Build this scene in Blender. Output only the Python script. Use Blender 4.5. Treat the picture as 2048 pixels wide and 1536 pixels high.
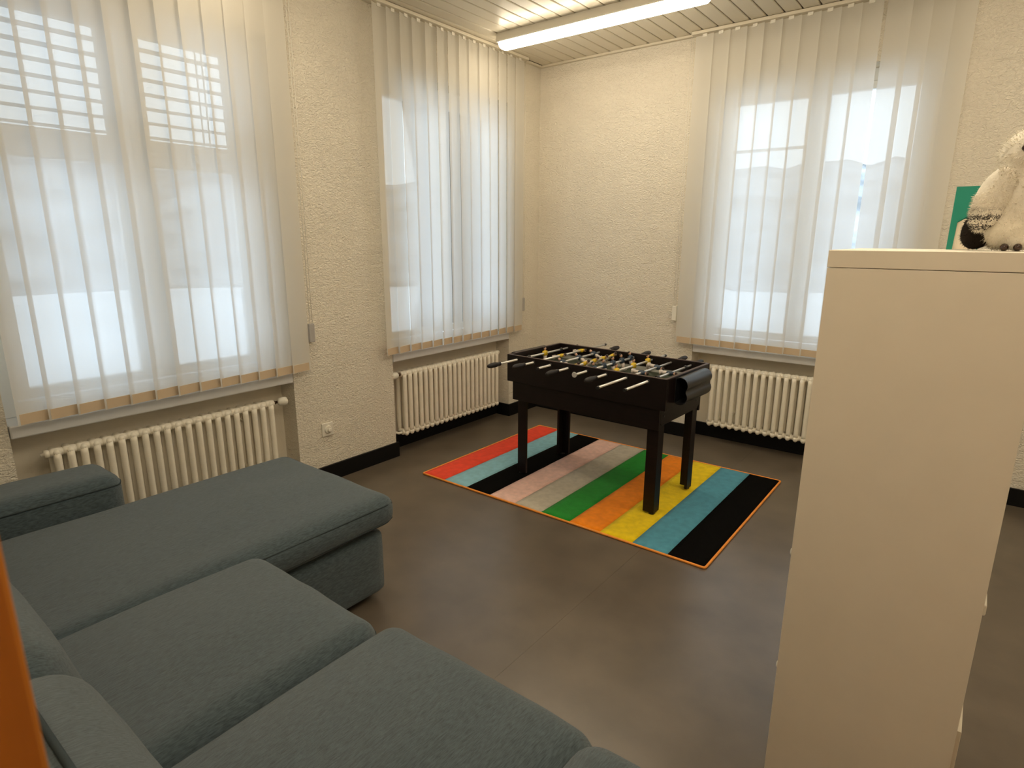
import bpy, math, random
from mathutils import Vector, Matrix, noise
random.seed(7)
D = bpy.data
S = bpy.context.scene
COL = S.collection
PI = math.pi
for o in list(D.objects): D.objects.remove(o)

# ------------------------------------------------------------------ camera, world, exposure
YAW, PITCH, ROLL = 0.6601, 0.2379, 0.0044
CAM = Vector((3.074, -4.3202, 1.4883))
_f = Vector((-math.sin(YAW)*math.cos(PITCH), math.cos(YAW)*math.cos(PITCH), -math.sin(PITCH)))
_r0 = Vector((math.cos(YAW), math.sin(YAW), 0)); _u0 = _r0.cross(_f)
_r = math.cos(ROLL)*_r0 + math.sin(ROLL)*_u0; _u = -math.sin(ROLL)*_r0 + math.cos(ROLL)*_u0
cd = D.cameras.new('camera'); cam = D.objects.new('camera', cd); COL.objects.link(cam)
cd.sensor_fit = 'HORIZONTAL'; cd.sensor_width = 36.0; cd.lens = 1197.3/2048*36.0
cd.clip_start = 0.02; cd.clip_end = 1000
cd.dof.use_dof = True; cd.dof.focus_distance = 3.0; cd.dof.aperture_fstop = 22.0
_m = Matrix((( _r.x, _u.x, -_f.x, CAM.x), (_r.y, _u.y, -_f.y, CAM.y), (_r.z, _u.z, -_f.z, CAM.z), (0, 0, 0, 1)))
cam.matrix_world = _m
S.camera = cam

SKY = 3.7
LAMP = 21.5
LAMP_OFF = 25.0     # raised strength for the unseen lamps over the right half of the room
LAMP_COL = (1.0, 0.855, 0.64)
w = D.worlds.new('overcast_sky'); S.world = w; w.use_nodes = True
_bg = w.node_tree.nodes['Background']
_bg.inputs[0].default_value = (0.76, 0.88, 1.0, 1); _bg.inputs[1].default_value = SKY
S.view_settings.view_transform = 'Standard'; S.view_settings.look = 'None'
S.view_settings.gamma = 1.0; S.view_settings.use_curve_mapping = False
S.view_settings.exposure = 0.0
S.cycles.max_bounces = 6; S.cycles.transparent_max_bounces = 10
S.cycles.diffuse_bounces = 5; S.cycles.transmission_bounces = 6; S.cycles.adaptive_threshold = 0.05
S.cycles.use_denoising = True
S.cycles.sample_clamp_indirect = 6.0

# ------------------------------------------------------------------ materials
MATS = {}
def mat(name, base, rough=0.6, metal=0.0, spec=0.5, var=0.0, vscale=8.0, bump=0.0, bscale=60.0,
        bdist=0.004, stretch=(1, 1, 1), detail=4.0, distort=0.0, sheen=0.0, var2=None, emit=None, estr=0.0):
    if name in MATS: return MATS[name]
    m = D.materials.new(name); m.use_nodes = True; nt = m.node_tree; N = nt.nodes; L = nt.links
    b = N['Principled BSDF']
    b.inputs['Base Color'].default_value = (*base, 1); b.inputs['Roughness'].default_value = rough
    b.inputs['Metallic'].default_value = metal; b.inputs['Specular IOR Level'].default_value = spec
    if sheen: b.inputs['Sheen Weight'].default_value = sheen; b.inputs['Sheen Roughness'].default_value = 0.5
    if emit: b.inputs['Emission Color'].default_value = (*emit, 1); b.inputs['Emission Strength'].default_value = estr
    tc = N.new('ShaderNodeTexCoord'); mp = N.new('ShaderNodeMapping'); mp.inputs['Scale'].default_value = stretch
    L.new(tc.outputs['Object'], mp.inputs['Vector'])
    n1 = N.new('ShaderNodeTexNoise'); n1.inputs['Scale'].default_value = vscale; n1.inputs['Detail'].default_value = detail
    L.new(mp.outputs['Vector'], n1.inputs['Vector'])
    mx = N.new('ShaderNodeMix'); mx.data_type = 'RGBA'
    lo = tuple(max(0, c*(1-var)) for c in base); hi = var2 if var2 else tuple(min(1, c*(1+var)) for c in base)
    mx.inputs['A'].default_value = (*lo, 1); mx.inputs['B'].default_value = (*hi, 1)
    cr = N.new('ShaderNodeMapRange'); cr.inputs[1].default_value = 0.3; cr.inputs[2].default_value = 0.7
    L.new(n1.outputs['Fac'], cr.inputs[0]); L.new(cr.outputs[0], mx.inputs['Factor']); L.new(mx.outputs['Result'], b.inputs['Base Color'])
    if bump:
        n2 = N.new('ShaderNodeTexNoise'); n2.inputs['Scale'].default_value = bscale; n2.inputs['Detail'].default_value = 3
        n2.inputs['Distortion'].default_value = distort
        L.new(mp.outputs['Vector'], n2.inputs['Vector'])
        bp = N.new('ShaderNodeBump'); bp.inputs['Strength'].default_value = bump; bp.inputs['Distance'].default_value = bdist
        L.new(n2.outputs['Fac'], bp.inputs['Height']); L.new(bp.outputs['Normal'], b.inputs['Normal'])
    MATS[name] = m
    return m

def fabric_slat():
    m = D.materials.new('sheer_blind_fabric'); m.use_nodes = True; nt = m.node_tree; N = nt.nodes; L = nt.links
    for n in list(N): N.remove(n)
    out = N.new('ShaderNodeOutputMaterial')
    tr = N.new('ShaderNodeBsdfTransparent'); tr.inputs[0].default_value = (1, 1, 1, 1)
    tl = N.new('ShaderNodeBsdfTranslucent'); tl.inputs[0].default_value = (0.87, 0.88, 0.90, 1)
    df = N.new('ShaderNodeBsdfDiffuse'); df.inputs[0].default_value = (0.84, 0.80, 0.70, 1)
    a = N.new('ShaderNodeMixShader'); a.inputs[0].default_value = 0.50
    L.new(tl.outputs[0], a.inputs[1]); L.new(df.outputs[0], a.inputs[2])
    b = N.new('ShaderNodeMixShader')
    b.inputs[0].default_value = 0.895      # the weave lets about a tenth of the light straight through
    L.new(tr.outputs[0], b.inputs[1]); L.new(a.outputs[0], b.inputs[2]); L.new(b.outputs[0], out.inputs[0])
    return m

def glass_mat():
    m = D.materials.new('window_glass'); m.use_nodes = True; nt = m.node_tree; N = nt.nodes; L = nt.links
    for n in list(N): N.remove(n)
    out = N.new('ShaderNodeOutputMaterial'); tr = N.new('ShaderNodeBsdfTransparent'); tr.inputs[0].default_value = (0.94, 0.97, 0.97, 1)
    gl = N.new('ShaderNodeBsdfGlossy'); gl.inputs['Roughness'].default_value = 0.02
    fr = N.new('ShaderNodeFresnel'); fr.inputs[0].default_value = 1.45
    mx = N.new('ShaderNodeMixShader'); L.new(fr.outputs[0], mx.inputs[0]); L.new(tr.outputs[0], mx.inputs[1]); L.new(gl.outputs[0], mx.inputs[2])
    L.new(mx.outputs[0], out.inputs[0])
    return m

M_WALL = mat('roughcast_plaster', (0.82, 0.765, 0.65), 0.9, spec=0.2, var=0.03, vscale=3, bump=1.0, bscale=48, bdist=0.012, distort=1.5, stretch=(1, 1, 1.5))
M_SMOOTH = mat('niche_plaster', (0.78, 0.725, 0.61), 0.85, spec=0.2, var=0.03, vscale=4, bump=0.3, bscale=110, bdist=0.003)
M_CEIL = mat('ceiling_lacquer', (0.74, 0.68, 0.55), 0.30, spec=0.55, var=0.03, vscale=2, stretch=(6, .6, 1))
M_GROOVE = mat('ceiling_groove', (0.22, 0.19, 0.15), 0.9, spec=0.1)
M_TRIM = mat('ceiling_trim', (0.72, 0.66, 0.53), 0.45)
M_FLOOR = mat('dark_vinyl', (0.118, 0.095, 0.070), 0.28, spec=0.6, var=0.16, vscale=5, bump=0.12, bscale=260, bdist=0.0015, detail=8)
M_BASE = mat('black_skirting', (0.0035, 0.0035, 0.0038), 0.5, spec=0.25, var=0.1)
M_FRAME = mat('white_window_paint', (0.88, 0.88, 0.86), 0.4, var=0.02)
M_SILL = mat('sill_paint', (0.74, 0.74, 0.74), 0.35, var=0.03)
M_RAD = mat('radiator_enamel', (0.88, 0.83, 0.71), 0.34, var=0.03, vscale=20)
M_WHITE = mat('white_plastic', (0.80, 0.77, 0.68), 0.4, var=0.02)
M_GREYPL = mat('grey_plastic', (0.42, 0.40, 0.38), 0.5, var=0.03)
M_BRASS = mat('dark_brass', (0.16, 0.10, 0.06), 0.4, metal=0.8, var=0.1)
M_METAL = mat('steel', (0.62, 0.62, 0.63), 0.3, metal=0.9, var=0.05)
M_SLAT = fabric_slat()
M_TAN = mat('tan_weight', (0.60, 0.47, 0.32), 0.7, var=0.05)
M_GLASS = glass_mat()
M_ALU = mat('outside_blind_alu', (0.28, 0.26, 0.24), 0.55, var=0.05)
M_SOFA = mat('sofa_twill', (0.072, 0.100, 0.114), 0.92, spec=0.15, var=0.34, vscale=34, stretch=(14, 1.6, 6), bump=0.6, bscale=420, bdist=0.002, sheen=0.22)
M_PIPE = mat('sofa_piping', (0.040, 0.052, 0.057), 0.92, spec=0.1, var=0.1)
M_DARKF = mat('sofa_foot', (0.012, 0.011, 0.010), 0.6)
M_WENGE = mat('wenge_laminate', (0.0075, 0.0036, 0.0032), 0.42, spec=0.30, var=0.35, vscale=10, stretch=(1, 8, 8))
M_RIM_HI = mat('wenge_rim_highlight', (0.060, 0.034, 0.030), 0.45, var=0.2)  # lighter brown puts the rim's highlight into the colour
M_FIELD = mat('green_field', (0.030, 0.040, 0.022), 0.5, var=0.15)
M_ROD = mat('rod_chrome', (0.80, 0.79, 0.76), 0.28, metal=0.55, var=0.02)
M_BLACK = mat('black_plastic', (0.012, 0.012, 0.013), 0.35, var=0.1)
M_GRIP = mat('rubber_grip', (0.016, 0.013, 0.013), 0.6, var=0.1)
M_YEL = mat('player_yellow', (0.72, 0.50, 0.03), 0.45, var=0.05)
M_BLU = mat('player_blue', (0.025, 0.045, 0.075), 0.45, var=0.05)
M_SKIN = mat('player_skin', (0.55, 0.34, 0.24), 0.5, var=0.05)
M_LEGW = mat('player_sock', (0.62, 0.55, 0.50), 0.5, var=0.05)
M_HAIR = mat('player_hair', (0.03, 0.018, 0.012), 0.6)
M_KAL = mat('white_foil', (0.80, 0.74, 0.62), 0.55, var=0.02, bump=0.05, bscale=500, bdist=0.001)
M_KTOP = mat('white_foil_edge', (0.80, 0.74, 0.62), 0.55, var=0.02)
M_WOOD = mat('orange_wood', (0.44, 0.150, 0.010), 0.45, var=0.30, vscale=10, stretch=(8, 8, .6), detail=6)
M_OWL = mat('owl_plush', (0.78, 0.74, 0.64), 0.95, spec=0.05, var=0.08, vscale=30, sheen=0.3, bump=0.5, bscale=200, bdist=0.003)
M_OWLD = mat('owl_dark_plush', (0.020, 0.016, 0.013), 0.95, spec=0.05, var=0.2, vscale=40)
M_OWLG = mat('owl_grey_plush', (0.07, 0.060, 0.050), 0.95, spec=0.05, var=0.2, vscale=40)
def wing_mat():
    m = mat('owl_wing_plush', (0.78, 0.74, 0.64), 0.95, spec=0.05, var=0.08, vscale=30, bump=0.5, bscale=200, bdist=0.003)
    nt = m.node_tree; N = nt.nodes; L = nt.links; b = N['Principled BSDF']
    src = b.inputs['Base Color'].links[0].from_socket
    tc = N.new('ShaderNodeTexCoord'); sx = N.new('ShaderNodeSeparateXYZ'); L.new(tc.outputs['Object'], sx.inputs[0])
    mk = N.new('ShaderNodeMapRange'); mk.inputs[1].default_value = .094; mk.inputs[2].default_value = .070; L.new(sx.outputs['Z'], mk.inputs[0])
    wv = N.new('ShaderNodeTexWave'); wv.bands_direction = 'Z'; wv.inputs['Scale'].default_value = 16; wv.inputs['Distortion'].default_value = 7; wv.inputs['Detail Scale'].default_value = 22
    L.new(tc.outputs['Object'], wv.inputs['Vector'])
    th = N.new('ShaderNodeMapRange'); th.inputs[1].default_value = .55; th.inputs[2].default_value = .75; L.new(wv.outputs['Fac'], th.inputs[0])
    mu = N.new('ShaderNodeMath'); mu.operation = 'MULTIPLY'; L.new(mk.outputs[0], mu.inputs[0]); L.new(th.outputs[0], mu.inputs[1])
    mx = N.new('ShaderNodeMix'); mx.data_type = 'RGBA'; L.new(mu.outputs[0], mx.inputs['Factor']); L.new(src, mx.inputs['A']); mx.inputs['B'].default_value = (.05, .043, .036, 1)
    L.new(mx.outputs['Result'], b.inputs['Base Color'])
    return m
M_WING = wing_mat()
M_EYE = mat('owl_eye', (0.035, 0.016, 0.010), 0.08, var=0.1)
M_TEAL = mat('teal_card', (0.004, 0.24, 0.175), 0.5, var=0.05)
M_PAGES = mat('pages', (0.80, 0.72, 0.60), 0.8, var=0.06, vscale=20, stretch=(60, 1, 1))
M_SNOW = mat('snow_ground', (0.84, 0.86, 0.89), 0.9, spec=0.1, var=0.10, vscale=0.08)
M_HILL = mat('winter_hill', (0.21, 0.21, 0.215), 0.95, spec=0.05, var=0.45, vscale=0.15, var2=(0.46, 0.48, 0.51), detail=8)
M_LAMPB = mat('lamp_housing', (0.74, 0.70, 0.60), 0.45, var=0.02)
M_TUBE = mat('lamp_diffuser', (0.9, 0.88, 0.8), 0.4, emit=LAMP_COL, estr=LAMP)
M_TUBE2 = mat('lamp_diffuser_bright', (0.9, 0.88, 0.8), 0.4, emit=LAMP_COL, estr=LAMP_OFF)
RUG = {'red': (0.90, 0.075, 0.035), 'light_blue': (0.28, 0.56, 0.66), 'black': (0.0040, 0.0038, 0.0036), 'pink': (0.84, 0.55, 0.47),
       'beige': (0.52, 0.475, 0.385), 'green': (0.016, 0.260, 0.028), 'orange': (0.92, 0.26, 0.010), 'yellow': (0.86, 0.62, 0.008), 'blue': (0.085, 0.315, 0.43)}
def rug_mat(n): return mat('rug_'+n, RUG[n], 0.97, spec=0.05, var=0.10, vscale=30, bump=0.8, bscale=420, bdist=0.004, sheen=0.0 if n == 'black' else 0.1)
M_BIND = mat('rug_binding', (0.85, 0.30, 0.045), 0.85, var=0.1, vscale=40)

# ------------------------------------------------------------------ mesh helpers
class MB:
    def __init__(s): s.v = []; s.f = []; s.mi = []; s.sm = []
    def add(s, vs, fs, mi=0, smooth=False):
        k = len(s.v); s.v += [tuple(v) for v in vs]
        for f in fs: s.f.append(tuple(i+k for i in f)); s.mi.append(mi); s.sm.append(smooth)
        return s
    def box(s, x0, x1, y0, y1, z0, z1, mi=0):
        v = [(x0,y0,z0),(x1,y0,z0),(x1,y1,z0),(x0,y1,z0),(x0,y0,z1),(x1,y0,z1),(x1,y1,z1),(x0,y1,z1)]
        return s.add(v, [(0,3,2,1),(4,5,6,7),(0,1,5,4),(1,2,6,5),(2,3,7,6),(3,0,4,7)], mi)
    def tube(s, pts, r, n=10, mi=0, cap=True, closed=False):
        pts = [Vector(p) for p in pts]; rs = r if isinstance(r, (list, tuple)) else [r]*len(pts)
        V = []; F = []; m = len(pts); prev = None
        for i, p in enumerate(pts):
            if closed: t = pts[(i+1) % m]-pts[i-1]
            else: t = pts[min(i+1, m-1)]-pts[max(i-1, 0)]
            t.normalize()
            if prev is None:
                a = Vector((0,0,1)) if abs(t.z) < .9 else Vector((1,0,0)); a = (a-t*a.dot(t)).normalized()
            else:
                a = prev-t*prev.dot(t); a.normalize()
            prev = a; b = t.cross(a)
            for k in range(n):
                th = 2*PI*k/n; V.append(p+(a*math.cos(th)+b*math.sin(th))*rs[i])
        for i in range(m if closed else m-1):
            j = (i+1) % m
            for k in range(n): F.append((i*n+k, i*n+(k+1) % n, j*n+(k+1) % n, j*n+k))
        s.add(V, F, mi, True)
        if cap and not closed:
            k0 = len(s.v)-len(V)
            s.f.append(tuple(k0+k for k in reversed(range(n)))); s.mi.append(mi); s.sm.append(False)
            s.f.append(tuple(k0+(m-1)*n+k for k in range(n))); s.mi.append(mi); s.sm.append(False)
        return s
    def ell(s, c, r, nu=16, nv=10, mi=0, rot=None):
        V = []; F = []; c = Vector(c)
        for j in range(nv+1):
            ph = PI*j/nv
            for i in range(nu):
                th = 2*PI*i/nu
                p = Vector((r[0]*math.sin(ph)*math.cos(th), r[1]*math.sin(ph)*math.sin(th), r[2]*math.cos(ph)))
                if rot: p = rot @ p
                V.append(c+p)
        for j in range(nv):
            for i in range(nu): F.append((j*nu+i, (j+1)*nu+i, (j+1)*nu+(i+1) % nu, j*nu+(i+1) % nu))
        return s.add(V, F, mi, True)
    def prism(s, poly, axis, a, b, mi=0, smooth=False):
        # poly: list of 2D points in the plane of the other two axes (in xyz order)
        def P(p, t):
            return {0: (t, p[0], p[1]), 1: (p[0], t, p[1]), 2: (p[0], p[1], t)}[axis]
        n = len(poly); V = [P(p, a) for p in poly]+[P(p, b) for p in poly]
        F = [(i, (i+1) % n, n+(i+1) % n, n+i) for i in range(n)]
        k0 = len(s.v); s.add(V, F, mi, smooth)
        s.f.append(tuple(k0+i for i in reversed(range(n)))); s.mi.append(mi); s.sm.append(False)
        s.f.append(tuple(k0+n+i for i in range(n))); s.mi.append(mi); s.sm.append(False)
        return s
    def mesh(s, name, mats, fix=True):
        me = D.meshes.new(name); me.from_pydata(s.v, [], s.f); me.update()
        for m in (mats if isinstance(mats, (list, tuple)) else [mats]): me.materials.append(m)
        me.polygons.foreach_set('material_index', s.mi); me.polygons.foreach_set('use_smooth', s.sm)
        if fix:
            import bmesh
            b = bmesh.new(); b.from_mesh(me); bmesh.ops.recalc_face_normals(b, faces=b.faces); b.to_mesh(me); b.free()
        return me
def link(name, me, parent=None, loc=None, rot=None):
    o = D.objects.new(name, me); COL.objects.link(o)
    if parent: o.parent = parent
    if loc is not None: o.location = loc
    if rot is not None: o.rotation_euler = rot
    return o
def put(name, mb, m, parent=None, bevel=0, seg=2, **k):
    o = link(name, mb.mesh(name, m), parent, **k)
    if bevel:
        md = o.modifiers.new('bevel', 'BEVEL'); md.width = bevel; md.segments = seg; md.limit_method = 'ANGLE'; md.angle_limit = 0.6
        md.harden_normals = False
    return o
def box(*a): return MB().box(*a)
def tag(o, label=None, cat=None, group=None, kind=None):
    if label: o['label'] = label
    if cat: o['category'] = cat
    if group: o['group'] = group
    if kind: o['kind'] = kind
    return o
def empty(name, loc=(0,0,0), rz=0, **k):
    o = link(name, None, None, loc, (0, 0, rz)); o.empty_display_size = 0.1
    return tag(o, **k)

def soft_surf(p, h, r, crown=0.0, belly=0.0):
    """push a point of a box onto the rounded, crowned cushion surface (centred at the origin)"""
    q = Vector([max(-h[a]+r, min(h[a]-r, p[a])) for a in range(3)]); d = p-q
    if d.length > 1e-9: p = q+d.normalized()*r
    u, v_ = p.x/h.x, p.y/h.y; p = p.copy()
    if p.z > 0: p.z += crown*(1-u*u)*(1-v_*v_)*(p.z/h.z)
    bw = belly*(1-min(1, (p.z/h.z)**2))
    p.x += bw*u*(1-v_*v_*.6); p.y += bw*v_*(1-u*u*.6)
    return p
def soft_box(x0, x1, y0, y1, z0, z1, r, n=(18, 18, 8), crown=0.0, belly=0.0, wr=0.0, seed=0.0):
    """rounded cushion: box with rounded edges, a crowned top and small folds"""
    h = Vector(((x1-x0)/2, (y1-y0)/2, (z1-z0)/2)); c = Vector(((x0+x1)/2, (y0+y1)/2, (z0+z1)/2))
    idx = {}; V = []; F = []
    def sp(k, m):   # spacing denser at the ends
        t = k/m; return -math.cos(PI*t)*0.5*0.55+(t-0.5)*0.45
    def vid(i, j, k):
        if (i, j, k) in idx: return idx[(i, j, k)]
        p = soft_surf(Vector((2*sp(i, n[0])*h.x, 2*sp(j, n[1])*h.y, 2*sp(k, n[2])*h.z)), h, r, crown, belly)
        u, v_ = p.x/h.x, p.y/h.y
        if wr:
            a = noise.noise(Vector((p.x*9+seed, p.y*3.2, p.z*6+seed)))*.6+noise.noise(Vector((p.x*3+seed, p.y*2.2+seed, p.z*3)))
            p += Vector((u*.3, v_*.3, p.z/h.z)).normalized()*a*wr
        idx[(i, j, k)] = len(V); V.append(c+p); return idx[(i, j, k)]
    for a, b_, cc in ((0, 1, 2), (1, 2, 0), (2, 0, 1)):
        for side in (0, n[cc]):
            for i in range(n[a]):
                for j in range(n[b_]):
                    q = []
                    for di, dj in ((0,0),(1,0),(1,1),(0,1)):
                        t = [0, 0, 0]; t[a] = i+di; t[b_] = j+dj; t[cc] = side; q.append(vid(*t))
                    F.append(tuple(q if side else reversed(q)))
    return MB().add(V, F, 0, True)
def loop_rect(x0, x1, y0, y1, z, r, zf=None, n=5, sub=8):
    pts = []
    for cx, cy, a0 in ((x1-r, y1-r, 0), (x0+r, y1-r, 90), (x0+r, y0+r, 180), (x1-r, y0+r, 270)):
        for k in range(n+1):
            a = math.radians(a0+90*k/n); pts.append((cx+r*math.cos(a), cy+r*math.sin(a), z))
    # subdivide the long sides
    out = []
    for i, p in enumerate(pts):
        q = pts[(i+1) % len(pts)]; out.append(p)
        if (Vector(p)-Vector(q)).length > .1:
            for k in range(1, sub): t = k/sub; out.append(tuple(Vector(p).lerp(Vector(q), t)))
    return [(a, b, zf(a, b) if zf else c) for a, b, c in out]

# ------------------------------------------------------------------ dimensions of the place
ZC = 2.838           # ceiling
XR, YF = 4.5, -4.43  # right wall, wall behind the sofa
TH = 0.34            # outer wall thickness
SILL_Z0, SILL_Z1, HEAD = 0.672, 0.728, 2.50
N1 = (-3.738, -2.428); N2 = (-1.678, -0.405); N3 = (1.4275, 2.745)
ND = 0.14            # depth of the radiator niches
BBH = 0.104

# ---- outside
g = MB(); n = 24
for i in range(n+1):
    for j in range(n+1):
        x = -90+180*i/n; y = -80+180*j/n; g.v.append((x, y, -3.2+0.9*noise.noise(Vector((x*.05, y*.05, 0)))*min(1, (abs(x)+abs(y))/25)))
for i in range(n):
    for j in range(n): g.f.append((i*(n+1)+j, (i+1)*(n+1)+j, (i+1)*(n+1)+j+1, i*(n+1)+j+1)); g.mi.append(0); g.sm.append(True)
tag(put('snowy_ground', g, M_SNOW), 'snow covered ground outside below the windows', 'ground', kind='structure')
hm = MB(); na, nr = 120, 14
for i in range(na+1):
    a = math.radians(60+ (250-60)*i/na)
    for j in range(nr+1):
        t = j/nr; rr = 55+75*t
        hh = 15+7*noise.noise(Vector((a*2.2, 3.1, 0)))+3.5*noise.noise(Vector((a*7, 1.1, 0)))+1.2*noise.noise(Vector((a*30, .3, 0)))
        z = -3.6+(hh+3)*(3*t*t-2*t**3)+(.9*noise.noise(Vector((a*40, t*9, 2.)))*t)
        hm.v.append((2+rr*math.cos(a), -1.5+rr*math.sin(a), z))
for i in range(na):
    for j in range(nr): hm.f.append((i*(nr+1)+j, (i+1)*(nr+1)+j, (i+1)*(nr+1)+j+1, i*(nr+1)+j+1)); hm.mi.append(0); hm.sm.append(True)
tag(put('wooded_hill', hm, M_HILL), 'grey wintry hillside seen faintly through the blinds', 'hill', kind='structure')

# ---- floor: vinyl sheets with fine seams
fl = empty('floor', kind='structure', label='dark brown grey vinyl floor')
xs = [-ND, 1.935, 3.935, XR]
put('subfloor', box(-TH, XR+.1, YF-.3, TH, -0.12, -0.012), M_GROOVE, fl)
for a, b in zip(xs[:-1], xs[1:]):
    put('vinyl_sheet', box(a+.0003, b-.0003, YF, ND, -0.012, 0.0), M_FLOOR, fl)

# ---- walls
def outer_wall(name, along, length0, length1, niches):
    """wall with full-height window niches; along = 1 (left wall, runs in y) or 0 (back wall, runs in x)"""
    m = MB()
    def B(a0, a1, d0, d1, z0, z1, mi=0):
        # d is measured outwards from the room face
        if along == 1: m.box(-d1, -d0, a0, a1, z0, z1, mi)
        else: m.box(a0, a1, d0, d1, z0, z1, mi)
    cur = length0
    for a, b in niches:
        B(cur, a, 0, TH, 0, ZC)
        B(a, b, ND, TH, 0, SILL_Z0, 1)            # niche back under the sill
        B(a, b, 0, TH, HEAD, ZC)                  # lintel
        cur = b
    B(cur, length1, 0, TH, 0, ZC)
    return tag(put(name, m, [M_WALL, M_SMOOTH]), kind='structure')
outer_wall('wall_left', 1, YF-.2, 0.0, [N1, N2])
outer_wall('wall_back', 0, -TH, XR+.1, [N3])
tag(put('wall_right', box(XR, XR+.12, YF-.2, 0, 0, ZC), M_WALL), kind='structure')
DX0, DX1, DZ = 2.95, 3.85, 2.06
m = MB(); m.box(0, DX0-.03, YF-.2, YF, 0, ZC); m.box(DX1+.03, XR, YF-.2, YF, 0, ZC); m.box(DX0-.03, DX1+.03, YF-.2, YF, DZ+.03, ZC)
tag(put('wall_front', m, M_WALL), kind='structure')

# ---- ceiling of narrow lacquered boards
ce = empty('ceiling', (0, 0, ZC), kind='structure', label='ceiling of narrow cream lacquered boards')
put('backing', box(-TH, XR+.1, YF-.2, TH, 0.012, 0.10), M_GROOVE, ce)
pw = 0.1025
pm = MB(); y0, y1 = YF, 0.0
prof = [(0.004, 0.012), (0.004, 0.004), (0.008, 0.0), (pw-.008, 0.0), (pw-.004, 0.004), (pw-.004, 0.012)]
pm.prism(prof, 1, y0, y1)
plank_mesh = pm.mesh('ceiling_plank', M_CEIL)
k = 0
while .03+(k+1)*pw < XR:
    link('plank', plank_mesh, ce, (.03+k*pw, 0, 0)); k += 1
for i, (a, b, c, d) in enumerate([(0, .030, YF, 0), (.030, XR, -.030, 0), (XR-.03, XR, YF, -.03), (.03, XR-.03, YF, YF+.03)]):
    t = MB().box(a, b, c, d, ZC-.016, ZC); tag(put('trim_%d' % (i+1), t, M_TRIM, bevel=.003), kind='structure')

# ---- black skirting following the piers and niches
bt = 0.016
def skirt(name, segs):
    m = MB()
    for s in segs: m.box(*s, 0, BBH)
    return tag(put(name, m, M_BASE, bevel=.003), kind='structure')
seg = []
cur = YF
for a, b in (N1, N2):
    seg.append((0, bt, cur, a+bt)); seg.append((-ND+bt, 0, a, a+bt)); seg.append((-ND, -ND+bt, a, b)); seg.append((-ND+bt, 0, b-bt, b))
    cur = b-bt
seg.append((0, bt, cur, 0))
skirt('baseboard_left', seg)
a, b = N3
skirt('baseboard_back', [(bt, a+bt, -bt, 0), (a, a+bt, 0, ND-bt), (a, b, ND-bt, ND), (b-bt, b, 0, ND-bt), (b-bt, XR, -bt, 0)])
skirt('baseboard_right', [(XR-bt, XR, YF, -bt)])
skirt('baseboard_front', [(bt, DX0-.06, YF, YF+bt), (DX1+.06, XR-bt, YF, YF+bt)])

# ---- windows. Local frame: u along the wall, d outwards, z up
def wmap(along):
    def B(mb, u0, u1, d0, d1, z0, z1, mi=0):
        if along == 1: mb.box(-d1, -d0, u0, u1, z0, z1, mi)
        else: mb.box(u0, u1, d0, d1, z0, z1, mi)
        return mb
    return B
GD = 0.16
def window(idx, along, nich, panes, label, transom=None, bar=None):
    a, b = nich; B = wmap(along)
    w_ = empty('window_%d' % idx, (0, 0, 0), kind='structure', label=label)
    sill = put('window_sill', B(MB(), a+.004, b-.004, -.006, .24, SILL_Z0, SILL_Z1), M_SILL, w_, bevel=.006)
    # fixed frame, flush with the opening
    fr = MB(); zt = 2.381
    B(fr, a, panes[0][0]-.045, .145, .205, SILL_Z1, HEAD); B(fr, panes[-1][1]+.045, b, .145, .205, SILL_Z1, HEAD)
    B(fr, panes[0][0]-.045, panes[-1][1]+.045, .145, .205, zt+.045, HEAD)
    B(fr, panes[0][0]-.045, panes[-1][1]+.045, .145, .205, SILL_Z1, .79)
    if transom: B(fr, panes[0][0]-.045, panes[-1][1]+.045, .145, .205, transom[0]+.04, transom[1]-.04)
    put('window_frame', fr, M_FRAME, w_, bevel=.004)
    rows = [(0.846, transom[0]), (transom[1], zt)] if transom else [(0.846, zt)]
    for (z0, z1) in rows:
        for i, (p, q) in enumerate(panes):
            l = p-.045; r = q+.045
            if i > 0: l = (panes[i-1][1]+p)/2+.002
            if i < len(panes)-1: r = (q+panes[i+1][0])/2-.002
            s = MB(); B(s, l, p, .13, .19, z0-.045, z1+.043); B(s, q, r, .13, .19, z0-.045, z1+.043)
            B(s, p, q, .13, .19, z0-.045, z0); B(s, p, q, .13, .19, z1, z1+.043)
            so = put('sash', s, M_FRAME, w_, bevel=.003)
            put('pane', B(MB(), p-.005, q+.005, .156, .160, z0-.005, z1+.005), M_GLASS, so)
            if bar and i == 0: put('glazing_bar', B(MB(), p, q, .150, .172, bar-.009, bar+.009), M_FRAME, so)
    # espagnolette handle on the meeting stile
    mid = (panes[0][1]+panes[1][0])/2
    h = MB(); B(h, mid-.012, mid+.012, .118, .13, 1.32, 1.40); B(h, mid-.010, mid+.010, .085, .118, 1.35, 1.37); B(h, mid-.010, mid+.010, .083, .098, 1.25, 1.37)
    put('window_handle', h, M_WHITE, w_, bevel=.003)
    return w_
window(1, 1, N1, [(-3.612, -3.150), (-2.985, -2.588)], 'white window with top lights in the left wall beside the chaise', transom=(1.811, 1.933))
window(2, 1, N2, [(-1.560, -1.103), (-0.975, -0.530)], 'white casement window on left wall by the corner')
window(3, 0, N3, [(1.556, 2.018), (2.146, 2.625)], 'white casement window in the back wall', bar=2.082)

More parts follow.
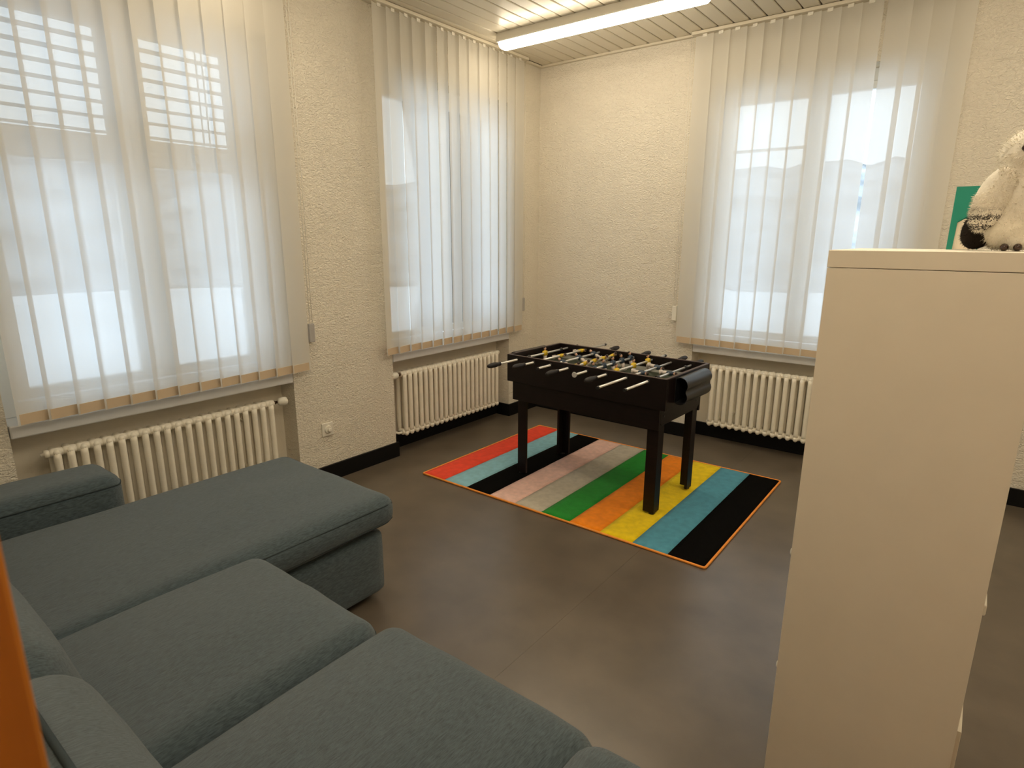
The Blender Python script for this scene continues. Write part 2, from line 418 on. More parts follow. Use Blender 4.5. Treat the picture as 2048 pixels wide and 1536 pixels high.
# outside slatted shutter lowered behind the top lights of window 1
sh = empty('outside_shutter', (-.27, -3.083, 1.93), label='grey slatted shutter outside the top lights of the large window', cat='shutter')
slm = MB(); ang = math.radians(2); pts = []
for j in range(5):
    t = -1+2*j/4; pts.append((.032*t, .0035*(1-t*t)))
V = []; F = []
for s_, yy in ((0, -.625), (1, .625)):
    for (a, b) in pts: V.append((a, yy, b))
    for (a, b) in pts: V.append((a, yy, b-.0022))
for j in range(4): F += [(j, j+1, 11+j, 10+j), (5+j+1, 5+j, 15+j, 15+j+1)]
F += [(0, 10, 15, 5), (4, 9, 19, 14)]
slm.add(V, F); shm = slm.mesh('shutter_slat', M_ALU)
for k in range(9): link('slat', shm, sh, (0, 0, -.03+.0655*k), (0, math.radians(-2), 0))
put('bottom_bar', box(-.012, .012, -.625, .625, -.065, -.035), M_ALU, sh)
for yy in (-.46, .435): 
    c = MB(); c.box(-.033, -.031, yy-.004, yy+.004, -.06, .56); c.box(.031, .033, yy-.004, yy+.004, -.06, .56); put('ladder_cord', c, M_GREYPL, sh)
for yy in (-.628, .628): put('guide_rail', box(-.015, .015, yy-.012, yy+.012, -1.21, .60), M_ALU, sh)

# ------------------------------------------------------------------ ceiling lamps
def lamp(x0, x1, y, label, tube=None):
    t = empty('ceiling_lamp', ((x0+x1)/2, y, ZC), label=label, cat='lamp', group='long batten ceiling lamps')
    L = (x1-x0)/2
    put('housing', MB().prism([(-.056, 0), (-.062, -.046), (-.058, -.054), (.058, -.054), (.062, -.046), (.056, 0)], 0, -L, L), M_LAMPB, t, bevel=.002)
    # shallow opal diffuser with rounded ends
    V = []; F = []; na, nl = 16, 7; rows = []
    for k in range(2*nl):
        e = k if k < nl else 2*nl-1-k
        a = PI/2*e/(nl-1); sc = .25+.75*math.sin(a); x = (-L+.03-.03*math.cos(a)) if k < nl else (L-.03+.03*math.cos(a))
        for i_ in range(na+1):
            b_ = PI*i_/na; V.append((x, -.055*sc*math.cos(b_), -.0545-.040*sc*math.sin(b_)**.6))
    for k in range(2*nl-1):
        for i_ in range(na): F.append((k*(na+1)+i_, (k+1)*(na+1)+i_, (k+1)*(na+1)+i_+1, k*(na+1)+i_+1))
    dm = MB().add(V, F, 0, True)
    dm.f += [tuple(range(na+1)), tuple((2*nl-1)*(na+1)+q for q in reversed(range(na+1)))]; dm.mi += [0, 0]; dm.sm += [False, False]
    for k in range(2*nl-1): dm.f.append((k*(na+1), k*(na+1)+na, (k+1)*(na+1)+na, (k+1)*(na+1))); dm.mi.append(0); dm.sm.append(False)
    put('diffuser', dm, tube or M_TUBE, t)
    for e in (-1, 1): put('end_cap', box(e*L-.006, e*L+.006, -.030, .030, -.050, -.004), M_LAMPB, t, bevel=.002)
    return t
lamp(.225, 1.675, -.785, 'lit long batten lamp on the ceiling near the corner')
lamp(.225, 1.675, -2.72, 'lit long batten lamp on the ceiling above the chaise sofa')
lamp(2.35, 3.80, -1.35, 'added unseen batten lamp on the ceiling towards the back wall window', M_TUBE2)  # added out of view to brighten the right wall and the floor
lamp(2.35, 3.80, -2.60, 'added unseen batten lamp on the ceiling above the white shelf', M_TUBE2)  # added out of view as fill for the lower room
lamp(2.35, 3.80, -3.85, 'lit long batten lamp on the ceiling near the door', M_TUBE2)

# ------------------------------------------------------------------ vertical blinds
SW = 0.127; ZB, ZT = 0.738, 2.810
def slat_mesh():
    m = MB(); n = 6; nz = 12
    for j in range(nz+1):
        z = ZB+(ZT-ZB)*j/nz
        for i in range(n+1):
            t = -1+2*i/n; m.v.append((t*SW/2, .0035*(1-t*t), z))
    for j in range(nz):
        for i in range(n):
            a = j*(n+1)+i; m.f.append((a, a+1, a+n+2, a+n+1)); m.mi.append(0); m.sm.append(True)
    return m.mesh('blind_slat', M_SLAT, fix=False)
SLAT = slat_mesh()
WEIGHT = MB().box(-.054, .054, .0005, .0040, ZB+.003, ZB+.047).mesh('slat_weight', M_TAN)
HANG = MB().box(-.016, .016, -.0015, .0015, ZT-.012, ZT+.010).mesh('slat_hanger', M_WHITE)
def blind(along, start, count, pitch, label, off=0.06, shifts={}, cord_at=1, tw=9, seed=1):
    rnd = random.Random(seed)
    t = empty('vertical_blind', ((off, start+count*pitch/2, ZT) if along == 1 else (start+count*pitch/2, -off, ZT)), label=label, cat='blind')
    base = t.location.copy(); rz = PI/2 if along == 1 else 0
    def W(u, d, z):   # wall coordinates -> local to the empty
        p = Vector((d, u, z)) if along == 1 else Vector((u, -d, z))
        return p-base
    end = start+(count-1)*pitch+SW
    r = MB(); 
    if along == 1: r.box(-.024, .024, start-.02-base.y, end+.02-base.y, .006, ZC-ZT-.002)
    else: r.box(start-.02-base.x, end+.02-base.x, -.024, .024, .006, ZC-ZT-.002)
    put('headrail', r, M_TRIM, t, bevel=.003)
    for k in range(count):
        u = start+SW/2+k*pitch+shifts.get(k, 0)
        ang = rz+math.radians(tw+rnd.uniform(-3, 3))*(1 if along == 1 else -1)
        p = W(u, off+rnd.uniform(-.001, .001), 0)
        s = link('slat', SLAT, t, p, (0, 0, ang))
        link('bottom_weight', WEIGHT, s); link('hanger', HANG, s)
    # operating cord with plastic weight
    cu = end+.035 if cord_at > 0 else start-.030
    c = MB(); q0 = W(cu-.008, .034, 1.0); q1 = W(cu-.008, .034, ZT+.01); c.tube([q0, q1], .0013, 6)
    q0 = W(cu+.008, .034, 1.0); q1 = W(cu+.008, .034, ZT+.01); c.tube([q0, q1], .0013, 6)
    put('cord', c, M_WHITE, t)
    wv = MB(); p = W(cu, .030, 0)
    wv.box(p.x-(.010 if along else .018), p.x+(.010 if along else .018), p.y-(.018 if along else .010), p.y+(.018 if along else .010), p.z+.897, p.z+1.005)
    put('cord_weight', wv, M_GREYPL if along == 1 else M_WHITE, t, bevel=.004)
    return t
blind(1, -3.716, 13, .1040, 'sheer white vertical blind before the large window beside the chaise', seed=3)
blind(1, -1.783, 14, .1050, 'sheer white vertical blind on the left wall next to the room corner', seed=5)
blind(0, 1.312, 14, .1075, 'sheer white vertical blind on the back wall with one open gap', shifts={10: .034, 11: .022, 12: .014, 13: .006}, cord_at=-1, seed=8)

# ------------------------------------------------------------------ radiators
def section_mesh():
    m = MB(); z0, z1 = .150, .572
    for d in (-.036, .036):
        m.tube([(d, 0, z0), (d, 0, z0+.03), (d, 0, z1-.03), (d, 0, z1)], [.0145, .0155, .0155, .0145], 10)
    for z in (z0, z1):
        m.tube([(-.050, 0, z), (-.046, 0, z), (-.03, 0, z), (0, 0, z), (.03, 0, z), (.046, 0, z), (.050, 0, z)], [.004, .012, .0165, .018, .0165, .012, .004], 10)
        m.tube([(.018, -.0255, z), (.018, -.012, z), (.018, .012, z), (.018, .0255, z)], [.0175, .0205, .0205, .0175], 12)
    m.ell((.038, 0, z0-.004), (.017, .0175, .021), 10, 8)
    return m.mesh('radiator_section', M_RAD)
SEC = section_mesh()
def radiator(loc, rz, count, label, valve=1):
    """local x points into the room, local y runs along the wall"""
    t = empty('radiator', loc, rz, label=label, cat='radiator', group='cream column radiators under the windows')
    L = count*.0505
    for k in range(count): link('section', SEC, t, (0, -L/2+.02525+k*.0505, 0))
    # wall brackets
    for yy in (-L*.33, L*.33):
        b = MB(); b.box(-.092, .03, yy-.012, yy+.012, .235, .247); b.box(-.092, -.086, yy-.02, yy+.02, .20, .52); b.box(-.092, .03, yy-.004, yy+.004, .50, .512)
        put('bracket', b, M_RAD, t)
    s = valve
    v = MB(); v.tube([(.018, s*L/2, .572), (.018, s*(L/2+.012), .572), (.018, s*(L/2+.012), .572), (.018, s*(L/2+.035), .572)], [.011, .011, .008, .008], 10)
    put('valve_body', v, M_BRASS, t)
    h = MB(); h.tube([(.018, s*(L/2+.030), .572), (.022, s*(L/2+.036), .572), (.026, s*(L/2+.060), .572), (.028, s*(L/2+.076), .572), (.028, s*(L/2+.080), .572)], [.016, .023, .0255, .023, .014], 14)
    put('valve_knob', h, M_WHITE, t)
    p = MB(); p.tube([(.018, -s*L/2, .572), (.018, -s*(L/2+.016), .572), (.018, -s*(L/2+.017), .572), (.018, -s*(L/2+.030), .572)], [.019, .019, .009, .007], 12); put('plug', p, M_RAD, t)
    q = MB(); q.tube([(.018, s*L/2, .150), (.018, s*(L/2+.03), .150), (-.04, s*(L/2+.03), .150), (-.10, s*(L/2+.03), .150)], .009, 8); put('return_pipe', q, M_RAD, t)
    return t
radiator((-.040, -3.085, 0), 0, 21, 'cream column radiator behind the chaise sofa under the large window', 1)
radiator((-.040, -1.070, 0), 0, 21, 'cream column radiator under left wall window next to the corner', -1)
radiator((2.106, .040, 0), -PI/2, 21, 'cream column radiator under the back wall window behind the game table', 1)

# ------------------------------------------------------------------ wall socket
t = empty('wall_socket', (0, -2.228, .338), label='small square white wall socket on the pier between two windows', cat='socket')
put('plate', box(0, .010, -.040, .040, -.042, .042), M_WHITE, t, bevel=.003)
put('cover_disc', MB().tube([(.010, 0, 0), (.016, 0, 0), (.018, 0, 0)], [.024, .024, .021], 20), M_WHITE, t)
put('centre_knob', MB().tube([(.018, .004, -.003), (.028, .004, -.003), (.030, .004, -.003)], [.012, .012, .009], 16), M_WHITE, t)

# ------------------------------------------------------------------ rug
rg = empty('rug', (.380, -1.802, 0), .0012, label='striped multicolour rug under the table football', cat='rug')
RW, RL = 1.877, 1.322
order = ['red', 'light_blue', 'black', 'pink', 'beige', 'green', 'orange', 'yellow', 'blue', 'black']
sw = (RW-.016)/10
for i, c in enumerate(order):
    m = MB(); x0 = .008+i*sw; nx, ny = 6, 40
    rn = random.Random(i)
    for j in range(ny+1):
        for q in range(nx+1):
            e = q in (0, nx) or j in (0, ny)
            m.v.append((x0+sw*q/nx, .008+(RL-.016)*j/ny, (.0085 if e else .0115)+rn.uniform(-.0006, .0006)))
    for j in range(ny):
        for q in range(nx):
            a = j*(nx+1)+q; m.f.append((a, a+1, a+nx+2, a+nx+1)); m.mi.append(0); m.sm.append(True)
    b0 = len(m.v)
    # skirt down to the floor
    ring = [q for q in range(nx+1)]+[j*(nx+1)+nx for j in range(1, ny+1)]+[ny*(nx+1)+q for q in range(nx-1, -1, -1)]+[j*(nx+1) for j in range(ny-1, 0, -1)]
    for v_ in ring: m.v.append((m.v[v_][0], m.v[v_][1], .001))
    for k in range(len(ring)):
        k2 = (k+1) % len(ring); m.f.append((ring[k2], ring[k], b0+k, b0+k2)); m.mi.append(0); m.sm.append(False)
    put('stripe', m, rug_mat(c), rg)
put('binding', MB().tube(loop_rect(.006, RW-.006, .006, RL-.006, .006, .012, sub=30), .0062, 8, closed=True), M_BIND, rg)

# ------------------------------------------------------------------ table football
TL, TW, TZ = 1.07, .559, .790
ft = empty('table_football', (.8027, -1.4433, .012), -.0346, label='dark brown table football with chrome rods standing on the striped rug', cat='game table')
Z = lambda z: z-.012
wt = .018
put('side_panel', box(0, TL, 0, wt, Z(.622), Z(TZ)), M_WENGE, ft, bevel=.0015)
put('side_panel', box(0, TL, TW-wt, TW, Z(.622), Z(TZ)), M_WENGE, ft, bevel=.0015)
put('end_panel', box(0, wt, wt, TW-wt, Z(.622), Z(TZ-.002)), M_WENGE, ft, bevel=.0015)
put('end_panel', box(TL-wt, TL, wt, TW-wt, Z(.622), Z(TZ-.002)), M_WENGE, ft, bevel=.0015)
for (a, b, c, d) in ((0, TL, 0, wt), (0, TL, TW-wt, TW), (0, wt, wt, TW-wt), (TL-wt, TL, wt, TW-wt)):
    put('rim_highlight', box(a+.0005, b-.0005, c+.0005, d-.0005, Z(TZ-.001), Z(TZ+.0015)), M_RIM_HI, ft)  # highlight along the top rim, laid on as a lighter strip
put('playing_field', box(wt, TL-wt, wt, TW-wt, Z(.690), Z(.702)), M_FIELD, ft)
for (y0, y1, sgn) in ((wt, wt+.04, 1), (TW-wt-.04, TW-wt, -1)):
    pr = [(y0, Z(.702)), (y1, Z(.702)), (y0, Z(.718))] if sgn > 0 else [(y0, Z(.702)), (y1, Z(.702)), (y1, Z(.718))]
    put('corner_ramp', MB().prism(pr, 0, wt, TL-wt), mat('ramp_grey', (.20, .20, .17), .5, var=.1), ft)
# lower apron, stepped in, with chamfered shoulders
ai = .035
for (y0, y1) in ((.012, .030), (TW-.030, TW-.012)):
    put('apron', box(ai, TL-ai, y0, y1, Z(.505), Z(.622)), M_WENGE, ft, bevel=.0015)
for (x0, x1) in ((ai, ai+.018), (TL-ai-.018, TL-ai)):
    put('end_apron', MB().prism([(.030, Z(.622)), (TW-.030, Z(.622)), (TW-.030, Z(.545)), (TW-.05, Z(.525)), (.05, Z(.525)), (.030, Z(.545))], 0, x0, x1), M_WENGE, ft, bevel=.0015)
put('bottom_board', box(ai+.018, TL-ai-.018, .030, TW-.030, Z(.606), Z(.620)), M_WENGE, ft)
lw, lt = .066, .017
for (x0, sx) in ((.064, 1), (TL-.042, -1)):
    for (y0, sy) in ((.031, 1), (TW-.031, -1)):
        # L-section leg: one board along the front, one along the end
        pl = [(x0, y0), (x0+sx*lw, y0), (x0+sx*lw, y0+sy*lt), (x0+sx*lt, y0+sy*lt), (x0+sx*lt, y0+sy*lw), (x0, y0+sy*lw)]
        lg = put('leg', MB().prism(pl, 2, .010, Z(.606)), M_WENGE, ft, bevel=.0015)
        cx, cy = x0+sx*.020, y0+sy*.020
        put('foot', MB().tube([(cx, cy, .0), (cx, cy, .005), (cx, cy, .011)], [.016, .016, .013], 14), M_BLACK, lg)
# screw caps at right end
for yy in (.07, TW-.07):
    for zz in (.575, .60): put('screw_cap', MB().tube([(TL-ai, yy, Z(zz)), (TL-ai+.002, yy, Z(zz))], .006, 10), M_BLACK, ft)
# two-lobed black plastic trays on both ends
def lobed(e):
    pts = []
    cz1, cz2, rr = Z(.746), Z(.682), .042
    sgn = 1 if e > 0 else -1
    x_ = TL if e > 0 else 0
    out = []
    for k in range(13):
        a = math.radians(125-k*(125+38)/12); out.append((x_+sgn*(.028+rr*math.cos(a)), cz1+rr*math.sin(a)))
    for k in range(13):
        a = math.radians(38-k*(38+125)/12); out.append((x_+sgn*(.028+rr*math.cos(a)), cz2+rr*math.sin(a)))
    return [(x_, out[0][1])]+out+[(x_, out[-1][1])]
for e in (1, -1):
    o_ = lobed(e); cx = sum(p[0] for p in o_)/len(o_); cz = sum(p[1] for p in o_)/len(o_)
    inn = [(cx+(p[0]-cx)*.90, cz+(p[1]-cz)*.94) for p in o_]
    m = MB(); n = len(o_); b0, b1 = .105, .425
    V = [(p[0], b0, p[1]) for p in o_]+[(p[0], b1, p[1]) for p in o_]+[(p[0], b0, p[1]) for p in inn]+[(p[0], b1-.02, p[1]) for p in inn]
    F = []; 
    for i in range(n):
        j = (i+1) % n
        F += [(i, j, n+j, n+i), (2*n+j, 2*n+i, 3*n+i, 3*n+j), (i, 2*n+i, 2*n+j, j)]
    m.add(V, F, 0, True); m.f += [tuple(n+i for i in range(n)), tuple(3*n+i for i in reversed(range(n)))]; m.mi += [0, 0]; m.sm += [False, False]
    hd = put('ball_tray', m, M_BLACK, ft)
    md = hd.modifiers.new('es', 'EDGE_SPLIT'); md.split_angle = .9
# score slider wire etc. are too small; rods with handles and players
ROD_Z = Z(.766)
def player_meshes(shirt, leg):
    b = MB()   # torso + arms
    b.prism([(-.007, .012), (.007, .012), (.0085, -.012), (-.0085, -.012)], 1, -.012, .012)
    b.ell((0, 0, .004), (.0095, .0135, .012), 10, 7)
    h = MB(); h.ell((0, 0, .024), (.0075, .0070, .0085), 10, 7); 
    hr = MB(); hr.ell((-.0015, 0, .0275), (.0075, .0074, .0068), 10, 6)
    l = MB(); l.prism([(-.0065, -.010), (.0065, -.010), (.005, -.046), (-.005, -.046)], 1, -.0085, .0085); l.box(-.008, .012, -.0085, .0085, -.056, -.045)
    return (b.mesh('player_shirt', shirt), h.mesh('player_head', M_SKIN), hr.mesh('player_hair', M_HAIR), l.mesh('player_legs', leg))
PM = {'y': player_meshes(M_YEL, M_LEGW), 'b': player_meshes(M_BLU, M_LEGW)}
def player_one(c):
    """one joined mesh per player: shirt, head, hair, legs"""
    m = MB()
    for k, me in enumerate(PM[c]):
        vs = [v.co[:] for v in me.vertices]
        m.add(vs, [tuple(p.vertices) for p in me.polygons], k, True)
    m.v = [(a*1.3, b*1.3, c*(1.3 if c > -.01 else 1.08)) for a, b, c in m.v]
    return m.mesh('player', [M_YEL if c == 'y' else M_BLU, M_SKIN, M_HAIR, M_LEGW])
PLAYER = {'y': player_one('y'), 'b': player_one('b')}
def grip_mesh():
    prof = [(.0, .0065), (.002, .0115), (.010, .0125), (.016, .0095), (.024, .0125), (.05, .0155), (.08, .0150), (.10, .0120), (.108, .0085), (.110, .002)]
    return MB().tube([(0, p[0], 0) for p in prof], [p[1] for p in prof], 12).mesh('grip', M_GRIP)
GRIP = grip_mesh()
RODS = [ # team, front end, back end (past the side), handle side, players, rotation
    ('y', -.165, .10, 'f', [.285], 0), ('y', -.090, .265, 'f', [.285, .52], 78), ('b', -.125, .13, 'b', [.13, .31, .48], -62),
    ('y', -.105, .05, 'f', [.065, .17, .275, .38, .485], 58), ('b', -.11, .10, 'b', [.08, .185, .29, .395, .50], -12), ('y', -.105, .165, 'f', [.115, .31, .49], -8),
    ('b', -.29, .10, 'b', [.17, .36], 95), ('b', -.24, .05, 'b', [.26], 95)]
for k, (team, b0, b1, side, pl, ang) in enumerate(RODS):
    a = .080+k*.1262
    rd = put('rod', MB().tube([(a, b0, ROD_Z), (a, TW+b1, ROD_Z)], .0065, 12), M_ROD, ft)
    hs = link('handle', GRIP, rd)
    if side == 'f': hs.location = (a, b0+.006, ROD_Z); hs.rotation_euler = (0, 0, PI)
    else: hs.location = (a, TW+b1-.006, ROD_Z)
    yy, sg = (TW+b1, 1) if side == 'f' else (b0, -1)
    if k == 4: put('end_cap', MB().tube([(a, yy+sg*-.004, ROD_Z), (a, yy+sg*.012, ROD_Z), (a, yy+sg*.016, ROD_Z)], [.008, .016, .014], 12), M_GREYPL, rd)
    else: put('end_cap', MB().tube([(a, yy-sg*.008, ROD_Z), (a, yy+sg*.006, ROD_Z)], .0085, 10), M_BLACK, rd)
    for yb, sgn in ((0, -1), (TW, 1)): put('bushing', MB().tube([(a, yb-sgn*.001, ROD_Z), (a, yb+sgn*.004, ROD_Z)], .013, 12), M_BLACK, rd)
    for bpos in pl:
        p = link('player', PLAYER[team], rd, (a, bpos, ROD_Z), (0, math.radians(ang+random.uniform(-5, 5)), 0))
    for bpos in ((.10, .45) if k in (0, 7) else ()): put('bumper', MB().tube([(a, bpos, ROD_Z), (a, bpos+.022, ROD_Z)], .012, 12), M_BLACK, rd)

# ------------------------------------------------------------------ corner sofa
sf = empty('corner_sofa', (1.53, -3.9, 0), label='dark teal grey fabric corner sofa with chaise below the windows', cat='sofa')
OFF = Vector((1.53, -3.9, 0))
def shift(mb): mb.v = [(a-OFF.x, b-OFF.y, c) for a, b, c in mb.v]; return mb
def sput(name, mb, m, parent=None, **k):
    o = put(name, shift(mb), m, parent or sf, **k); return o
def upholster(name, x0, x1, y0, y1, z0, z1, r, crown=.0, belly=.0, wr=.0, seed=0., pipe=1, n=(18, 18, 8), pr=.0030, drop=.55):
    o = sput(name, soft_box(x0, x1, y0, y1, z0, z1, r, n, crown, belly, wr, seed), M_SOFA)
    h = Vector(((x1-x0)/2, (y1-y0)/2, (z1-z0)/2)); c = Vector(((x0+x1)/2, (y0+y1)/2, (z0+z1)/2))
    for z in ([h.z-r*drop, -h.z+r*.45][:pipe]):
        pts = [c+soft_surf(Vector((p[0], p[1], z)), h, r, crown, belly) for p in loop_rect(-h.x, h.x, -h.y, h.y, 0, .002, n=1, sub=24)]
        sput('piping', MB().tube(pts, pr, 6, closed=True), M_PIPE, o)
    return o
# bases
upholster('chaise_base', .50, 1.262, -4.38, -2.842, .030, .315, .035, pipe=0)
upholster('seat_base', 1.285, 2.585, -4.38, -3.495, .030, .315, .035, pipe=0)
# seat cushions
upholster('chaise_cushion', .495, 1.292, -4.05, -2.798, .325, .462, .055, crown=.030, belly=.006, wr=.006, seed=2., pipe=2, n=(26, 38, 10))
upholster('seat_cushion', 1.305, 1.928, -4.06, -3.408, .325, .486, .060, crown=.030, belly=.006, wr=.006, seed=7., pipe=2, n=(26, 26, 10), drop=.85)
upholster('seat_cushion', 1.938, 2.590, -4.06, -3.376, .325, .492, .060, crown=.030, belly=.006, wr=.006, seed=13., pipe=2, n=(26, 26, 10), drop=.85)
# arms
upholster('armrest', .225, .490, -4.38, -3.505, .030, .580, .060, crown=.008, belly=.004, wr=.004, seed=21., drop=.75, n=(16, 24, 16))
upholster('armrest', 2.597, 2.862, -4.38, -3.470, .030, .590, .060, crown=.008, belly=.004, wr=.004, seed=25., drop=.75, n=(16, 24, 16))
# back
upholster('back_frame', .225, 2.862, -4.405, -4.250, .030, .640, .045, crown=.006, pipe=0, n=(40, 8, 10))
def back_cushion(x0, x1, seed):
    zc, hgt, r = .625, .36, .075; lean = Matrix.Rotation(math.radians(13), 3, 'X'); xc = (x0+x1)/2
    sb = soft_box(x0, x1, -.095, .095, -hgt/2, hgt/2, r, (20, 10, 16), .02, .012, .007, seed)
    def pose(v):
        q = lean @ Vector((0, v[1], v[2])); return (v[0], -4.145+q.y, zc+q.z)
    sb.v = [pose(v) for v in sb.v]
    o = sput('back_cushion', sb, M_SOFA)
    h = Vector(((x1-x0)/2, .095, hgt/2)); pts = []
    for p in loop_rect(-h.x, h.x, -h.z, h.z, 0, .002, n=1, sub=16):      # piping where the front panel meets the boxing
        q = soft_surf(Vector((p[0], .022, p[1])), h, r, .02, .012); pts.append(pose((xc+q.x, q.y, q.z+.002*(1 if q.z > 0 else -1))))
    sput('piping', MB().tube(pts, .0050, 6, closed=True), M_PIPE, o)
back_cushion(.50, 1.285, 31.); back_cushion(1.295, 1.915, 35.); back_cushion(1.925, 2.585, 39.)
for (x, y) in ((.30, -4.32), (.60, -2.98), (1.16, -2.98), (1.40, -3.62), (2.76, -3.62), (2.76, -4.32), (1.3, -4.32), (.30, -3.65)):
    sput('foot', MB().tube([(x, y, 0), (x, y, .04)], [.020, .024], 12), M_DARKF)

# ------------------------------------------------------------------ white cube shelf
KX, KY, KW, KD, KH = 2.790, -2.796, .390, .420, 1.467
ks = empty('shelf_unit', (KX, KY, 0), label='tall narrow white shelf unit with closed side facing the sofa', cat='shelf')
T = .038
put('top_board', box(0, KW, 0, KD, KH-T, KH), M_KTOP, ks, bevel=.0012)
put('side_board', box(.0008, KW-.0008, .0008, T, T, KH-T-.0012), M_KAL, ks, bevel=.0008)
put('side_board', box(.0008, KW-.0008, KD-T, KD-.0008, T, KH-T-.0012), M_KAL, ks, bevel=.0008)
put('bottom_board', box(0, KW, 0, KD, 0, T-.001), M_KAL, ks, bevel=.001)
step = (KH-2*T)/4
for k in (1, 2, 3): put('shelf', box(.004, KW-.004, T, KD-T, T+k*step-.008, T+k*step+.008), M_KAL, ks)
for k in range(4):
    z0 = T+k*step+.012; z1 = T+(k+1)*step-.012
    out = .014 if k == 0 else 0.0
    d = put('door', box(KW-.020+out, KW-.004+out, T+.004, KD-T-.004, z0, z1), M_KAL, ks, bevel=.001)
    if k == 1: put('handle', MB().box(KW-.005, KW+.009, T+.03, T+.10, z1-.056, z1-.028), M_WHITE, d, bevel=.004)
    if k < 2:
        d = put('door', box(.004, .020, T+.004, KD-T-.004, z0, z1), M_KAL, ks, bevel=.001)
        put('knob', MB().tube([(.004, T+.04, z1-.04), (-.006, T+.04, z1-.04), (-.012, T+.04, z1-.04), (-.015, T+.04, z1-.04)], [.005, .006, .011, .008], 12), M_WHITE, d)

# ------------------------------------------------------------------ teal folder
bk = empty('folder', (2.990, -2.435, KH), label='teal folder with white papers standing on the shelf behind the plush owl', cat='folder')
put('cover', MB().prism([(0, 0), (.060, 0), (.060, .150), (.001, .150)], 1, .022, .025), M_TEAL, bk)
put('cover', MB().prism([(0, 0), (.010, 0), (.012, .066), (.030, .080), (.060, .080), (.060, .150), (.001, .150)], 1, -.002, .001), M_TEAL, bk)
put('spine', MB().prism([(-.002, 0), (.0, 0), (.001, .150), (-.001, .150)], 1, -.002, .025), M_TEAL, bk)
put('papers', MB().prism([(.004, .001), (.058, .001), (.058, .076), (.026, .074), (.008, .062)], 1, .002, .020), M_PAGES, bk)

# ------------------------------------------------------------------ plush owl
OX, OY = 3.100, -2.610
ow = empty('plush_owl', (OX, OY, KH+.0005), label='white plush owl standing on top of the white shelf', cat='soft toy')
def blob(parts, sub=3, vox=.006):
    """fuse ellipsoids into one soft surface"""
    m = MB()
    for c, r, rot in parts: m.ell(c, r, 24, 16, 0, rot)
    me = m.mesh('plush_body', M_OWL)
    o = link('body', me, ow)
    md = o.modifiers.new('remesh', 'REMESH'); md.mode = 'VOXEL'; md.voxel_size = vox; md.use_smooth_shade = True
    ms = o.modifiers.new('smooth', 'SMOOTH'); ms.factor = .6; ms.iterations = 6
    return o
BODY = [((0, 0, .093), (.066, .062, .092), None), ((.004, 0, .060), (.064, .060, .058), None), ((.016, 0, .196), (.056, .054, .054), None),
        ((.006, 0, .155), (.048, .048, .040), None), ((.018, -.030, .016), (.024, .022, .016), None), ((.018, .030, .016), (.024, .022, .016), None)]
body = blob(BODY)
WROT = Matrix.Rotation(math.radians(14), 3, 'Y')
wings = []
for s in (-1, 1):
    wg = MB().ell((-.036, s*.052, .105), (.032, .018, .066), 20, 14, 0, WROT); wings.append(put('wing', wg, M_WING, ow))
tail = put('tail', MB().ell((-.046, 0, .049), (.034, .036, .048), 18, 12, 0, Matrix.Rotation(math.radians(22), 3, 'Y')), M_OWLD, ow)
for s in (-1, 1):
    put('eye', MB().ell((.002, s*.0505, .205), (.0065, .0055, .0065), 14, 10), M_EYE, ow)
    for dx in (-.006, .016): put('claw', MB().ell((dx+.004, s*.045-.012*(s < 0), .008), (.008, .012, .008), 12, 8), M_EYE, ow)
put('beak', MB().tube([(.066, 0, .190), (.078, 0, .184), (.082, 0, .172)], [.010, .007, .001], 10), M_EYE, ow)
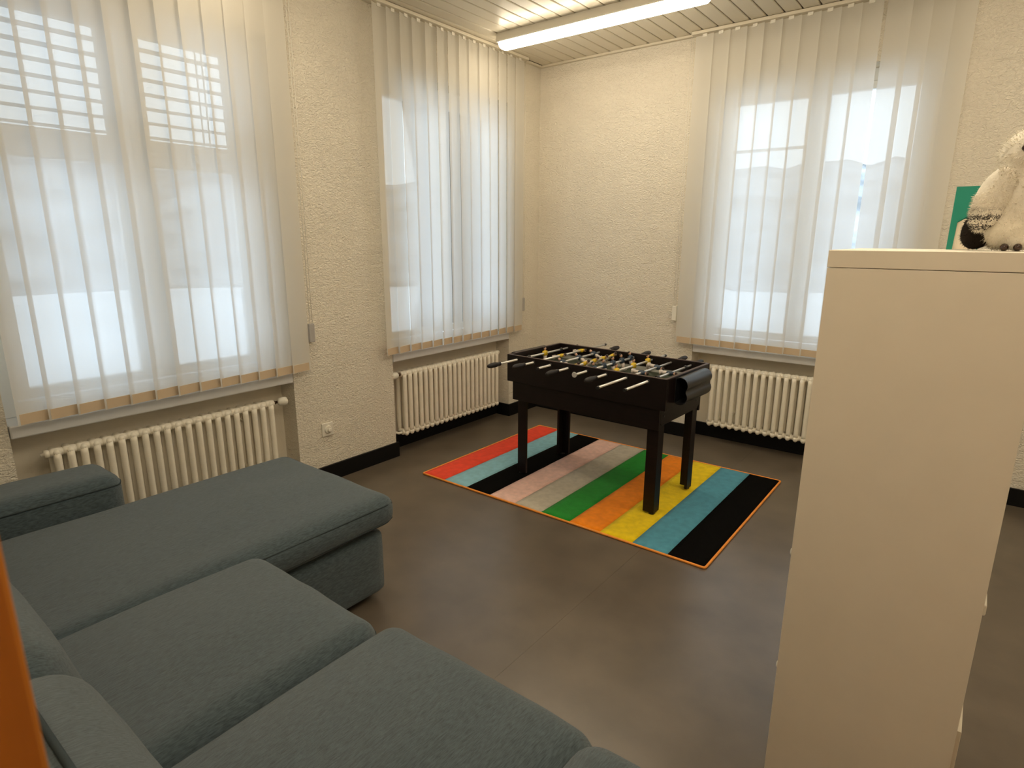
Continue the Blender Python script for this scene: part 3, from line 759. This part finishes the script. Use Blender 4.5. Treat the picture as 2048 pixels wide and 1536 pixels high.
# fur: short strands standing off the plush
def fur(parent, parts, count, length, m, name='fur', seed=1, cond=None):
    rnd = random.Random(seed); f = MB(); areas = [r[0]*r[1]+r[1]*r[2] for c, r, _ in parts]
    for _ in range(count):
        c, r, rot = rnd.choices(parts, areas)[0]; c = Vector(c)
        th = rnd.uniform(0, 2*PI); z = rnd.uniform(-1, 1); s = math.sqrt(1-z*z)
        u = Vector((s*math.cos(th), s*math.sin(th), z)); p = Vector((r[0]*u.x, r[1]*u.y, r[2]*u.z)); nn = Vector((u.x/r[0], u.y/r[1], u.z/r[2])).normalized()
        if rot: p = rot @ p; nn = rot @ nn
        p = c+p
        if p.z < .004 or (cond and not cond(p)): continue
        inside = False
        for c2, r2, _r2 in parts:
            if c2 is c: continue
            q = p-Vector(c2)
            if (q.x/r2[0])**2+(q.y/r2[1])**2+(q.z/r2[2])**2 < .90: inside = True; break
        if inside: continue
        d = (nn+Vector((rnd.uniform(-.5, .5), rnd.uniform(-.5, .5), rnd.uniform(-.9, .2)))).normalized(); t = nn.cross(d)
        if t.length < 1e-3: continue
        t = t.normalized()*.0008; L = length*rnd.uniform(.5, 1.2)
        f.add([p-nn*.002-t, p-nn*.002+t, p+d*L], [(0, 1, 2)], 0, True)
    return tag(put(name, f, m, parent), kind='stuff')
fur(body, BODY, 14000, .007, M_OWL, seed=2)
for i, wgo in enumerate(wings):
    s = (-1, 1)[i]
    P = [((-.036, s*.052, .105), (.032, .018, .066), WROT)]
    fur(wgo, P, 3200, .007, M_WING, seed=5+i)
fur(tail, [((-.046, 0, .049), (.034, .036, .048), Matrix.Rotation(math.radians(22), 3, 'Y'))], 900, .005, M_OWLD, seed=15)

# ------------------------------------------------------------------ wooden door frame beside the camera
dr = empty('door_1', (DX0, YF, 0), kind='structure', label='orange wooden door frame and door next to the sofa end')
YE = -4.3005
put('jamb', box(-.035, 0, -.20, YE-YF, 0, DZ+.03), M_WOOD, dr, bevel=.001)
put('jamb', box(DX1-DX0, DX1-DX0+.035, -.20, YE-YF, 0, DZ+.03), M_WOOD, dr, bevel=.004)
put('head_jamb', box(0, DX1-DX0, -.20, YE-YF, DZ, DZ+.03), M_WOOD, dr, bevel=.004)
put('casing', box(-.065, -.035, .0, .02, 0, DZ+.095), M_WOOD, dr, bevel=.004)
put('casing', box(DX1-DX0+.035, DX1-DX0+.10, .0, .02, 0, DZ+.095), M_WOOD, dr, bevel=.004)
lf = put('door_leaf', box(.004, DX1-DX0-.004, -.19, -.15, .006, DZ-.004), M_WOOD, dr, bevel=.003)
put('door_handle', MB().tube([(.82, -.15, 1.02), (.82, -.10, 1.02), (.81, -.095, 1.02), (.70, -.095, 1.02)], .009, 10), M_METAL, lf)
